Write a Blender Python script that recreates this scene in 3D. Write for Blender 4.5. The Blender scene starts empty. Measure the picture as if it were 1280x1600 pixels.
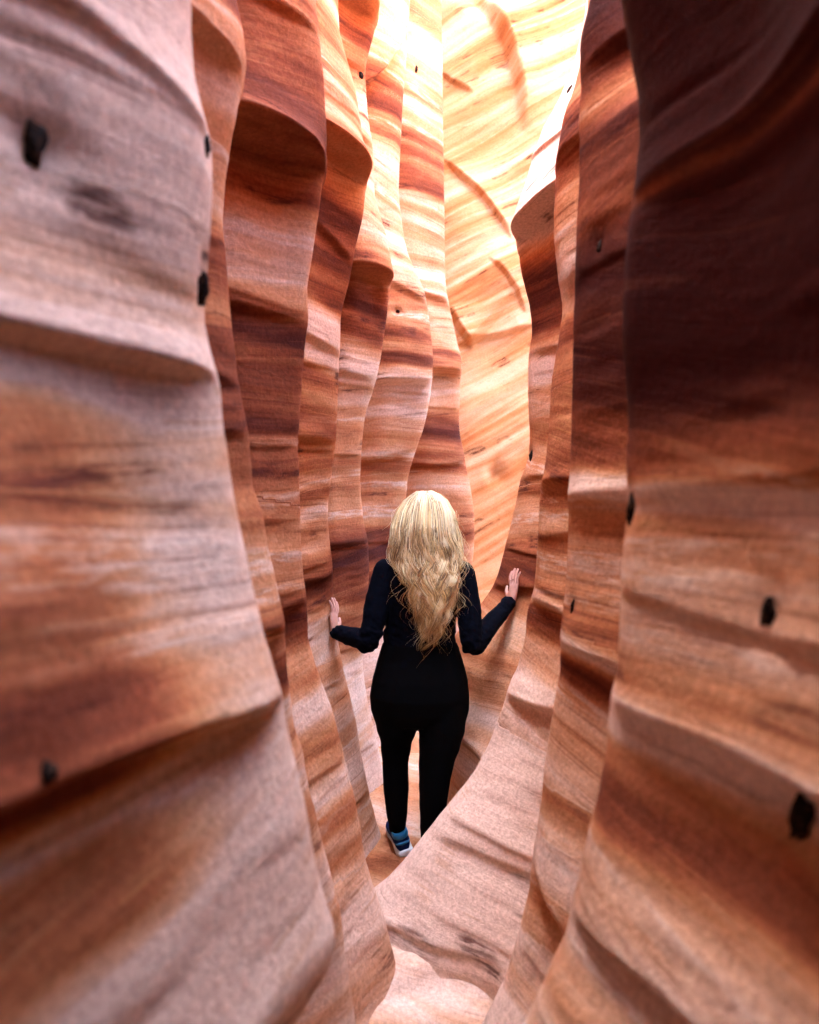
import bpy, bmesh, math, random
import numpy as np
from mathutils import Vector, Matrix

R = math.radians
sc = bpy.context.scene
C = sc.collection

# ------------------------------------------------------------------ camera
F = 1600 * 24.0 / 36.0            # focal length in photo pixels (1280 x 1600 frame)
cam_d = bpy.data.cameras.new('camera')
cam = bpy.data.objects.new('camera', cam_d)
C.objects.link(cam)
cam_d.sensor_fit = 'VERTICAL'
cam_d.sensor_height = 36.0
cam_d.sensor_width = 28.8
cam_d.lens = 24.0
cam_d.clip_start = 0.02
cam_d.clip_end = 500
cam.location = (0, 0, 0)
cam.rotation_euler = (R(90), 0, 0)
cam_d.dof.use_dof = True
cam_d.dof.focus_distance = 3.1
cam_d.dof.aperture_fstop = 2.1
sc.camera = cam

# ------------------------------------------------------------------ world, sun, exposure
SUN_EL, SUN_AZ = 58.0, 276.0       # azimuth clockwise from +Y (the view direction)
w = bpy.data.worlds.new('World'); sc.world = w; w.use_nodes = True
nt = w.node_tree
bg = nt.nodes['Background']
sky = nt.nodes.new('ShaderNodeTexSky')
sky.sky_type = 'NISHITA'; sky.sun_disc = False
sky.air_density = 0.7; sky.dust_density = 3.0; sky.ozone_density = 0.6
sky.sun_elevation = R(SUN_EL); sky.sun_rotation = R(SUN_AZ)
nt.links.new(sky.outputs['Color'], bg.inputs['Color'])
bg.inputs['Strength'].default_value = 0.15
sun_d = bpy.data.lights.new('sun', 'SUN')
sun_d.energy = 2.0; sun_d.angle = R(0.5); sun_d.color = (1.0, 0.95, 0.86)
sun = bpy.data.objects.new('sun', sun_d); C.objects.link(sun)
sd = Vector((math.sin(R(SUN_AZ)) * math.cos(R(SUN_EL)), math.cos(R(SUN_AZ)) * math.cos(R(SUN_EL)), math.sin(R(SUN_EL))))
sun.rotation_euler = sd.to_track_quat('Z', 'Y').to_euler()
sun.location = sd * 30
sc.view_settings.view_transform = 'Standard'
sc.view_settings.look = 'None'
sc.view_settings.exposure = 6.3
sc.view_settings.gamma = 1.0
sc.view_settings.use_curve_mapping = False
sc.cycles.max_bounces = 6
sc.cycles.diffuse_bounces = 4
sc.cycles.use_adaptive_sampling = True
sc.cycles.adaptive_threshold = 0.02
sc.cycles.use_denoising = True

# ------------------------------------------------------------------ helpers
def _hash(ix, iy, iz, seed):
    h = (ix.astype(np.int64) * 374761393 + iy.astype(np.int64) * 668265263 + iz.astype(np.int64) * 2147483647 + seed * 974634777) & 0xffffffff
    h = ((h ^ (h >> 13)) * 1274126177) & 0xffffffff
    h = ((h ^ (h >> 16)) * 2246822519) & 0xffffffff
    h = h ^ (h >> 15)
    return (h & 0xffff) / 32767.5 - 1.0

def vnoise(x, y, z, seed=0):
    x, y, z = np.broadcast_arrays(np.asarray(x, float), np.asarray(y, float), np.asarray(z, float))
    x0 = np.floor(x); y0 = np.floor(y); z0 = np.floor(z)
    fx = x - x0; fy = y - y0; fz = z - z0
    fx = fx * fx * fx * (fx * (fx * 6 - 15) + 10); fy = fy * fy * fy * (fy * (fy * 6 - 15) + 10); fz = fz * fz * fz * (fz * (fz * 6 - 15) + 10)
    r = 0
    for dx in (0, 1):
        for dy in (0, 1):
            for dz in (0, 1):
                wgt = (fx if dx else 1 - fx) * (fy if dy else 1 - fy) * (fz if dz else 1 - fz)
                r = r + wgt * _hash(x0 + dx, y0 + dy, z0 + dz, seed)
    return r

def fbm(x, y, z, octv=3, seed=0):
    a, s, f = 1.0, 0, 1.0
    for o in range(octv):
        s = s + a * vnoise(x * f, y * f, z * f, seed + o * 17)
        a *= 0.5; f *= 2.03
    return s

def smooth(e0, e1, x):
    t = np.clip((x - e0) / (e1 - e0), 0, 1)
    return t * t * (3 - 2 * t)

def mesh_from(name, verts, faces, mat, parent=None, smooth_shade=True):
    me = bpy.data.meshes.new(name)
    verts = np.asarray(verts, np.float32)
    faces = np.asarray(faces, np.int32)
    n = faces.shape[1]
    me.vertices.add(len(verts)); me.vertices.foreach_set('co', verts.ravel())
    me.loops.add(faces.size); me.loops.foreach_set('vertex_index', faces.ravel())
    me.polygons.add(len(faces)); me.polygons.foreach_set('loop_start', np.arange(0, faces.size, n, dtype=np.int32))
    me.update(calc_edges=True)
    me.validate()
    if smooth_shade:
        me.polygons.foreach_set('use_smooth', np.ones(len(faces), bool))
    me.materials.append(mat)
    o = bpy.data.objects.new(name, me)
    C.objects.link(o)
    if parent: o.parent = parent
    return o

def grid_faces(nr, nc, flip=False):
    i = np.arange(nr - 1)[:, None] * nc + np.arange(nc - 1)[None, :]
    i = i.ravel()
    f = np.stack([i, i + 1, i + nc + 1, i + nc], 1)
    return f[:, ::-1] if flip else f

def empty(name, loc=(0, 0, 0)):
    o = bpy.data.objects.new(name, None); C.objects.link(o); o.location = loc
    o.empty_display_size = 0.1
    return o

def px(x, y, Y):
    """photo pixel at distance Y -> point"""
    return ((x - 640.0) * Y / F, Y, (800.0 - y) * Y / F)

# ------------------------------------------------------------------ materials
class NT:
    def __init__(self, name):
        self.m = bpy.data.materials.new(name); self.m.use_nodes = True
        self.t = self.m.node_tree; self.n = self.t.nodes; self.l = self.t.links
        self.p = self.n['Principled BSDF']
    def new(self, typ, **kw):
        n = self.n.new(typ)
        for k, v in kw.items(): setattr(n, k, v)
        return n
    def link(self, a, b): self.l.new(a, b)
    def val(self, sock, v):
        if isinstance(v, (int, float, tuple, list)): sock.default_value = v
        else: self.l.new(v, sock)
    def math(self, op, a, b=0.0, c=0.0, clamp=False):
        n = self.new('ShaderNodeMath', operation=op); n.use_clamp = clamp
        self.val(n.inputs[0], a); self.val(n.inputs[1], b); self.val(n.inputs[2], c)
        return n.outputs[0]
    def comb(self, x, y, z):
        n = self.new('ShaderNodeCombineXYZ')
        self.val(n.inputs[0], x); self.val(n.inputs[1], y); self.val(n.inputs[2], z)
        return n.outputs[0]
    def noise(self, vec, scale, detail=2.0, rough=0.5):
        n = self.new('ShaderNodeTexNoise'); n.noise_dimensions = '3D'
        self.link(vec, n.inputs['Vector']); n.inputs['Scale'].default_value = scale
        n.inputs['Detail'].default_value = detail; n.inputs['Roughness'].default_value = rough
        return n.outputs['Fac']
    def ramp(self, fac, stops, interp='LINEAR'):
        n = self.new('ShaderNodeValToRGB'); cr = n.color_ramp; cr.interpolation = interp
        while len(cr.elements) < len(stops): cr.elements.new(0.5)
        for e, (p, c) in zip(cr.elements, stops):
            e.position = p; e.color = (*c, 1) if len(c) == 3 else c
        self.link(fac, n.inputs['Fac']); return n.outputs['Color']
    def mix(self, fac, a, b, blend='MIX'):
        n = self.new('ShaderNodeMix', data_type='RGBA', blend_type=blend)
        self.val(n.inputs[0], fac)
        for s, v in ((n.inputs[6], a), (n.inputs[7], b)):
            if isinstance(v, tuple): s.default_value = (*v, 1) if len(v) == 3 else v
            else: self.link(v, s)
        return n.outputs[2]
    def maprange(self, v, a, b, c=0.0, d=1.0):
        n = self.new('ShaderNodeMapRange'); n.interpolation_type = 'SMOOTHSTEP'
        self.val(n.inputs['Value'], v)
        for k, x in (('From Min', a), ('From Max', b), ('To Min', c), ('To Max', d)): n.inputs[k].default_value = x
        return n.outputs['Result']

def rock(name, pale=0.0, tint=None):
    """sandstone: the mesh carries 'strata' = (bed height along the cross-bedding, tone of the bed with painted light and shade, patchiness)"""
    t = NT(name)
    geo = t.new('ShaderNodeNewGeometry')
    sep = t.new('ShaderNodeSeparateXYZ'); t.link(geo.outputs['Position'], sep.inputs[0])
    X, Y, Z = sep.outputs
    at = t.new('ShaderNodeAttribute'); at.attribute_name = 'strata'
    sa = t.new('ShaderNodeSeparateXYZ'); t.link(at.outputs['Vector'], sa.inputs[0])
    bed, tone, patch = sa.outputs
    def lay(k, h, detail, off=0.0):
        v = t.comb(t.math('MULTIPLY', X, h), t.math('MULTIPLY', Y, h), t.math('MULTIPLY_ADD', bed, k, off))
        return t.noise(v, 1.0, detail, 0.6)
    n1 = lay(11.0, 0.35, 2.5, 3.1)
    n2 = lay(60.0, 9.0, 4.0, 7.7)
    n3 = lay(105.0, 0.25, 2.5, 17.0)
    s = t.math('MULTIPLY_ADD', n1, 0.22, t.math('MULTIPLY_ADD', n2, 0.07, t.math('MULTIPLY', n3, 0.055)))
    s = t.math('ADD', s, t.math('MULTIPLY_ADD', tone, 0.28, 0.212 + pale))
    col = t.ramp(s, [(0.27, (0.032, 0.0050, 0.0036)), (0.36, (0.080, 0.0185, 0.011)), (0.43, (0.21, 0.056, 0.025)), (0.485, (0.36, 0.128, 0.053)),
                     (0.53, (0.46, 0.202, 0.096)), (0.58, (0.53, 0.295, 0.178)), (0.64, (0.61, 0.42, 0.32))])
    # thin iron-rich streaks, patchy along their beds
    st = t.math('MULTIPLY', t.maprange(n1, 0.36, 0.45, 1.0, 0.0), t.maprange(patch, 0.2, 0.6))
    st = t.math('MULTIPLY', st, t.maprange(n2, 0.42, 0.58, 1.0, 0.25))
    col = t.mix(t.math('MULTIPLY', st, 0.85), col, (0.065, 0.017, 0.014))
    ln = t.math('MULTIPLY', t.maprange(n3, 0.43, 0.35, 0.0, 1.0), t.maprange(patch, 0.0, 0.6, 0.0, 0.45))
    col = t.mix(ln, col, (0.13, 0.036, 0.020))
    # ochre and pale bleached laminae
    col = t.mix(t.math('MULTIPLY', t.math('MULTIPLY', t.maprange(patch, -0.25, -0.6), t.maprange(s, 0.40, 0.50)), t.maprange(n3, 0.45, 0.6, 0.0, 0.35)), col, (0.40, 0.19, 0.07))
    pl = t.math('MULTIPLY', t.math('MULTIPLY', t.maprange(n1, 0.57, 0.66), t.maprange(n2, 0.40, 0.60)), t.maprange(s, 0.44, 0.56))
    col = t.mix(t.math('MULTIPLY', pl, 0.6), col, (0.58, 0.44, 0.35))
    # grain and specks
    gr = t.noise(geo.outputs['Position'], 70.0, 5, 0.78)
    col = t.mix(1.0, col, t.ramp(gr, [(0.32, (0.72, 0.70, 0.69)), (0.68, (1.22, 1.22, 1.22))]), 'MULTIPLY')
    if tint: col = t.mix(1.0, col, tint, 'MULTIPLY')
    t.link(col, t.p.inputs['Base Color'])
    t.p.inputs['Roughness'].default_value = 0.9
    t.p.inputs['Specular IOR Level'].default_value = 0.04
    hgt = t.math('MULTIPLY_ADD', n2, 0.0018, t.math('MULTIPLY', gr, 0.0040))
    hgt = t.math('MULTIPLY_ADD', n1, 0.003, hgt)
    hgt = t.math('MULTIPLY_ADD', n3, 0.0014, hgt)
    b = t.new('ShaderNodeBump'); b.inputs['Strength'].default_value = 0.8; b.inputs['Distance'].default_value = 1.0
    t.link(hgt, b.inputs['Height']); t.link(b.outputs['Normal'], t.p.inputs['Normal'])
    return t.m

M_ROCK = rock('banded_sandstone')
M_GLOW_TINT = rock('glow_tinted_sandstone', tint=(0.90, 0.80, 0.60))  # same sandstone, warm bounced glow painted in as a golden tint

def strata(o, V, tiltx, tilty, setrand, pale, bands=(), extra=None, seed=0, steep=0.0, contrast=1.0):
    X, Y, Z = V[:, 0], V[:, 1], V[:, 2]
    big = fbm(X * 0.9, Y * 0.9, Z * 0.9, 2, 101); mid = fbm(X * 3, Y * 3, Z * 3, 3, 103)
    bz = Z + tilty * Y + (tiltx * X if abs(tiltx) > 0.3 else 0) + 0.07 * big
    sid = np.floor(bz / 0.37 + 0.3 * vnoise(X * 0.8, Y * 0.8, 0 * X, 109))
    h1 = _hash(sid, sid * 0 + 3, sid * 0, 7 + seed); h2 = _hash(sid, sid * 0 + 5, sid * 0, 11 + seed)
    wv = Z + (tiltx + setrand * h1) * X + (tilty + 0.5 * setrand * h2) * Y + 0.035 * big + 0.0025 * mid + sid * 0.37
    if steep: wv = wv + steep * X * smooth(0.35, 0.6, bz)
    tone = 0.5 + 0.42 * vnoise(X * 0.45, Y * 0.45, (bz + 0.006 * mid) * 4.6, 113) + 0.30 * vnoise(X * 0.7, Y * 0.7, (bz + 0.005 * mid) * 13, 117) + pale
    tone = 0.5 + pale + (tone - 0.5 - pale) * contrast
    for z0, wd, amt in bands:
        tone = tone + (amt if amt > 0 else 0.55 * amt) * np.exp(-(((bz + 0.01 * mid) - z0) / wd) ** 2)
    tone = tone + 0.38 * smooth(-0.45, -1.15, Z)  # paler low rock, partly standing in for light from above
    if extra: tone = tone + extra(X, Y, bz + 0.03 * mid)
    patch = fbm(X * 4.5, Y * 4.5, Z * 8.0, 3, 119)
    at = o.data.attributes.new('strata', 'FLOAT_VECTOR', 'POINT')
    at.data.foreach_set('vector', np.stack([wv, tone, patch], -1).astype(np.float32).ravel())

# ------------------------------------------------------------------ canyon walls
# every rib: distance of its crest and the outline of the crest in photo pixels
LEFT = [
 (1.10, [(296,-60),(298,0),(300,60),(303,120),(318,180),(331,220),(333,300),(328,370),(325,430),(320,500),(334,570),(346,610),(350,670),(358,720),(370,800),(381,850),(395,920),(410,980),(430,1050),(443,1095),(452,1150),(465,1200),(478,1260),(490,1330),(508,1400),(524,1450),(520,1480),(490,1530),(440,1600),(400,1700)]),
 (1.60, [(360,-60),(370,0),(380,50),(383,95),(378,130),(366,190),(352,270),(347,340),(352,400),(358,470),(365,540),(370,590),(384,660),(391,697),(394,760),(410,800),(420,860),(435,930),(445,972),(449,1050),(460,1140),(474,1175),(480,1220),(495,1280),(512,1350),(525,1400),(533,1430),(540,1500),(550,1560),(556,1600),(570,1700)]),
 (2.20, [(490,-60),(493,0),(500,60),(507,130),(510,210),(508,270),(500,330),(490,390),(480,450),(483,494),(475,560),(470,620),(465,690),(468,760),(470,830),(474,900),(480,940),(482,1000),(500,1060),(520,1110),(530,1150),(545,1210),(560,1270),(570,1340),(585,1390),(600,1430),(615,1490),(628,1540),(634,1600),(645,1700)]),
 (3.30, [(525,-60),(528,0),(530,60),(540,100),(555,150),(565,220),(573,292),(568,340),(555,390),(547,440),(533,490),(531,548),(528,620),(525,690),(512,790),(513,830),(520,882),(522,960),(528,1000),(535,1040),(545,1080),(555,1120),(565,1180),(575,1230),(590,1290),(605,1330),(625,1350),(660,1400),(700,1460)]),
 (4.00, [(596,-60),(591,10),(590,30),(580,70),(572,95),(572,130),(575,180),(583,230),(586,275),(584,300),(592,330),(604,370),(610,445),(606,490),(595,560),(587,598),(570,650),(565,700),(563,760),(570,830),(576,842),(577,900),(568,1000),(566,1040),(575,1100),(590,1160),(600,1210),(606,1250),(625,1300),(660,1350),(700,1420)]),
 (4.80, [(640,-60),(642,60),(640,200),(629,270),(622,340),(638,400),(662,450),(670,490),(677,560),(673,620),(665,660),(648,710),(637,745),(634,790),(632,860),(630,950),(625,1050),(630,1150),(650,1230),(690,1300),(740,1360)]),
 (5.60, [(662,-60),(665,0),(668,40),(672,90),(680,150),(687,210),(690,260),(692,330),(695,400),(695,440),(700,470),(707,500),(715,540),(722,560),(720,590),(718,640),(717,670),(725,710),(733,750),(740,790),(742,830),(740,870),(735,900),(725,980),(715,1060),(700,1120),(720,1200),(800,1300)]),
]
RIGHT = [
 (1.10, [(968,-60),(972,0),(985,60),(996,120),(1001,190),(997,260),(988,320),(978,380),(975,450),(973,520),(976,560),(981,620),(983,680),(978,735),(981,780),(975,820),(972,900),(970,950),(968,1000),(963,1060),(952,1096),(951,1120),(945,1180),(935,1240),(922,1290),(910,1340),(902,1390),(893,1412),(880,1470),(852,1530),(820,1600),(780,1700)]),
 (1.70, [(930,-60),(922,0),(907,60),(908,140),(905,180),(906,270),(902,340),(899,400),(898,460),(896,530),(895,600),(893,680),(891,740),(887,772),(888,790),(887,850),(885,900),(880,960),(874,1012),(876,1045),(865,1100),(858,1150),(850,1200),(845,1260),(838,1310),(830,1350),(825,1400),(810,1460),(790,1530),(755,1600),(715,1700)]),
 (2.45, [(925,-60),(915,60),(900,130),(880,190),(868,260),(866,330),(865,370),(873,440),(880,480),(871,540),(861,600),(858,680),(851,740),(844,762),(842,830),(834,930),(824,945),(820,1000),(808,1045),(795,1070),(783,1110),(765,1160),(740,1210),(700,1260),(660,1310),(625,1355),(590,1392),(540,1430),(480,1470)]),
 (3.65, [(925,-60),(912,40),(895,110),(870,170),(848,210),(830,260),(815,320),(807,372),(812,420),(828,480),(832,520),(825,560),(825,630),(828,680),(826,720),(813,745),(805,790),(795,830),(783,880),(776,905),(762,930),(738,960),(712,990),(692,1030),(684,1080),(680,1130),(680,1200),(672,1260),(650,1310),(630,1340)]),
]
# resistant beds: height at the camera, rise per metre away, strength per side
LEDGES = [(-1.34, 0.00, 0.03, 0.045), (-1.10, 0.00, 0.0, 0.04), (-0.86, 0.02, 0.02, 0.0), (-0.34, 0.03, 0.03, 0.030),
          (0.02, 0.03, 0.0, 0.02), (0.155, 0.04, 0.03, 0.0), (0.50, 0.06, 0.025, 0.02),
          (1.45, 0.12, 0.02, 0.03), (2.1, 0.12, 0.04, 0.04), (2.9, 0.12, 0.05, 0.05)]
# brows of single ribs: rib, photo y of the lip at its crest, depth, run-out above, run-out below, fall along the face
BROWS_L = [(0, 605, 0.038, 0.12, 0.16, -0.02), (0, 1098, 0.060, 0.10, 0.20, 0.06), (0, 215, 0.02, 0.2, 0.2, 0.0),
           (1, 120, 0.07, 0.12, 0.4, 0.05), (1, 697, 0.03, 0.08, 0.10, 0), (1, 975, 0.045, 0.08, 0.12, 0), (1, 590, 0.03, 0.05, 0.15, 0.1),
           (2, 275, 0.13, 0.10, 0.55, 0.02), (2, 495, 0.04, 0.10, 0.15, 0), (2, 690, 0.02, 0.06, 0.10, 0), (2, 940, 0.035, 0.10, 0.12, -0.1), (2, 60, 0.04, 0.2, 0.3, 0),
           (3, 295, 0.15, 0.14, 0.50, 0.05), (3, 430, 0.05, 0.12, 0.2, 0.3), (3, 548, 0.04, 0.12, 0.22, 0), (3, 700, 0.03, 0.06, 0.15, 0), (3, 882, 0.045, 0.10, 0.16, -0.12),
           (4, 445, 0.13, 0.25, 0.45, 0.03), (4, 596, 0.05, 0.12, 0.2, 0), (4, 35, 0.14, 0.2, 0.45, 0), (4, 845, 0.05, 0.15, 0.2, -0.15), (4, 230, 0.05, 0.2, 0.3, 0),
           (5, 600, 0.10, 0.35, 0.4, -0.05), (5, 470, 0.06, 0.3, 0.2, 0), (5, 700, 0.05, 0.1, 0.2, -0.3), (5, 190, 0.10, 0.3, 0.4, -0.1),
           (6, 470, 0.08, 0.3, 0.3, -0.1), (6, 590, 0.12, 0.3, 0.3, 0), (6, 720, 0.06, 0.15, 0.25, -0.25), (6, 215, 0.10, 0.3, 0.5, -0.1)]
BROWS_R = [(0, 335, 0.05, 0.08, 0.20, 0.0), (0, 772, 0.035, 0.08, 0.15, 0.03), (0, 930, 0.02, 0.04, 0.10, 0), (0, 1096, 0.060, 0.09, 0.16, 0.0), (0, 1412, 0.045, 0.10, 0.12, 0),
           (1, 130, 0.04, 0.2, 0.3, 0.2), (1, 778, 0.05, 0.09, 0.13, 0), (1, 1012, 0.07, 0.09, 0.25, -0.06), (1, 1330, 0.05, 0.2, 0.2, -0.5),
           (2, 270, 0.05, 0.2, 0.3, 0.1), (2, 470, 0.05, 0.2, 0.25, 0.3), (2, 762, 0.05, 0.06, 0.14, 0.08), (2, 835, 0.03, 0.06, 0.1, 0.03), (2, 943, 0.065, 0.10, 0.16, -0.03), (2, 1070, 0.065, 0.09, 0.14, -0.03), (2, 1285, 0.03, 0.14, 0.14, 0), (2, 1405, 0.03, 0.10, 0.08, 0),
           (3, 372, 0.20, 0.3, 0.55, 0.0), (3, 560, 0.05, 0.3, 0.2, 0), (3, 745, 0.05, 0.15, 0.14, 0), (3, 905, 0.05, 0.2, 0.2, 0)]
NOISE_SEED = 4

zr = np.concatenate([np.arange(-2.05, -1.7, 0.035), np.arange(-1.7, 2.4, 0.0075), np.arange(2.4, 4.4, 0.013), np.arange(4.4, 5.41, 0.06)])
NR = len(zr)

def gauss_smooth(a, sig):
    k = np.arange(-int(4 * sig) - 1, int(4 * sig) + 2); g = np.exp(-0.5 * (k / sig) ** 2); g /= g.sum()
    return np.convolve(np.pad(a, len(k) // 2, mode='edge'), g, 'valid')

def crest_x(Y, pts, lean):
    py = 800.0 - F * zr / Y
    p = np.array(pts, float)
    q = np.arange(-60, 1701, 4.0)
    xs = gauss_smooth(np.interp(q, p[:, 1], p[:, 0]), 2.6)
    xi = np.interp(py, q, xs)
    X = (xi - 640.0) * Y / F
    ztop = (800 + 60) * Y / F
    return X + np.where(zr > ztop, lean * (zr - ztop), 0)

def bezier_row(cps, counts):
    """Catmull-Rom through control points; cps list of (x[NR], y[NR])"""
    P = np.stack([np.stack([np.broadcast_to(a, (NR,)), np.broadcast_to(b, (NR,))], -1) for a, b in cps], 1)
    out = []
    seg_start = []
    tot = 0
    for k in range(1, len(cps) - 2):
        p0, p1, p2, p3 = P[:, k - 1], P[:, k], P[:, k + 1], P[:, k + 2]
        # chord-length tangents keep the curve from overshooting
        d1 = np.linalg.norm(p2 - p1, axis=1)[:, None] + 1e-6
        d0 = np.linalg.norm(p1 - p0, axis=1)[:, None] + 1e-6
        d2 = np.linalg.norm(p3 - p2, axis=1)[:, None] + 1e-6
        m1 = ((p1 - p0) / d0 * d1 + (p2 - p1) / d1 * d0) / (d0 + d1) * d1
        m2 = ((p2 - p1) / d1 * d2 + (p3 - p2) / d2 * d1) / (d1 + d2) * d1
        seg_start.append(tot)
        n = counts[k]
        for j in range(n):
            t = j / n
            h00 = 2*t**3 - 3*t**2 + 1; h10 = t**3 - 2*t**2 + t; h01 = -2*t**3 + 3*t**2; h11 = t**3 - t**2
            out.append(h00 * p1 + h10 * m1 + h01 * p2 + h11 * m2)
        tot += n
    out.append(P[:, -2]); seg_start.append(tot)
    return np.stack(out, 1), seg_start        # NR x NC x 2

def ledge_disp(z, Y, X, side):
    d_tot = np.zeros_like(z)
    for k, (z0, rise, al, ar) in enumerate(LEDGES):
        a = al if side < 0 else ar
        if a == 0: continue
        sc_a = np.clip(0.55 + 0.25 * Y, 0.7, 1.6)
        zz = z0 + rise * Y + 0.05 * vnoise(X * 1.3, Y * 1.1, k * 3.7, 5) 
        amp = 0.25 * a * sc_a * (0.65 + 0.5 * vnoise(X * 1.5 + 9, Y * 1.2, k * 5.1, 8))
        d = z - zz
        wa, wb = 0.10 * sc_a, 0.13 * sc_a
        up = np.exp(-np.abs(d) / wa)
        dn = -0.75 * np.exp(-np.abs(d) / wb)
        s = smooth(-0.012, 0.008, d)
        d_tot = d_tot + amp * (s * up + (1 - s) * dn)
    return d_tot

# bed colours, painted lip light and under-lip shade on single fins (height along the bedding, thickness, lighter / darker)
FIN_BANDS = {(-1, 2): [(-1.12, 0.05, -0.5), (-1.0, 0.05, -0.5), (-0.80, 0.05, -0.5), (-0.62, 0.05, -0.5), (0.16, 0.03, -0.5), (0.42, 0.05, -0.4), (0.9, 0.05, -0.6)],
             (-1, 0): [(0.16, 0.04, 0.8), (-0.345, 0.022, 0.9), (-0.02, 0.12, -0.4), (-0.2, 0.1, -0.6), (-0.5, 0.1, 0.2)],
             (-1, 3): [(1.25, 0.08, -0.6), (0.85, 0.06, -0.4), (0.25, 0.06, -0.5)], (-1, 4): [(1.05, 0.12, -0.6), (-0.3, 0.06, -0.5)],
             (-1, 6): [(0.3, 0.12, -0.7), (2.6, 0.3, -0.2)],
             (1, 0): [(-0.02, 0.022, 1.1), (-0.335, 0.03, 1.0), (-0.5, 0.08, -0.3), (0.42, 0.02, 0.7)], (1, 1): [(-0.02, 0.03, 1.1), (-0.40, 0.03, 0.9)],
             (1, 2): [(-0.42, 0.03, 0.6), (-0.75, 0.04, -0.5), (-0.68, 0.03, 0.4)]}
FIN_TONE = {(1, 0): lambda X, Y, b: 0.10 - 1.05 * smooth(-0.20, 0.35, b), (1, 1): lambda X, Y, b: -0.50 * smooth(-0.05, 0.5, b),  # upper near right ribs: overhang shade painted in as darker tone
            (-1, 0): lambda X, Y, b: -0.10 + 0.85 * smooth(0.06, 0.2, b) + 0.40 * smooth(-0.35, -0.6, b) + 0.7 * smooth(0.72, 0.98, Y) * smooth(0.3, 0.0, b), (1, 2): lambda X, Y, b: 0.45 * smooth(-0.55, -1.1, b), (1, 3): lambda X, Y, b: 0.7 * smooth(1.1, 1.4, b) - 0.4 * smooth(0.6, 0.8, b) * smooth(1.3, 1.1, b)}  # light on crest, flare and upper faces, undercut shade painted into the tone

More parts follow.
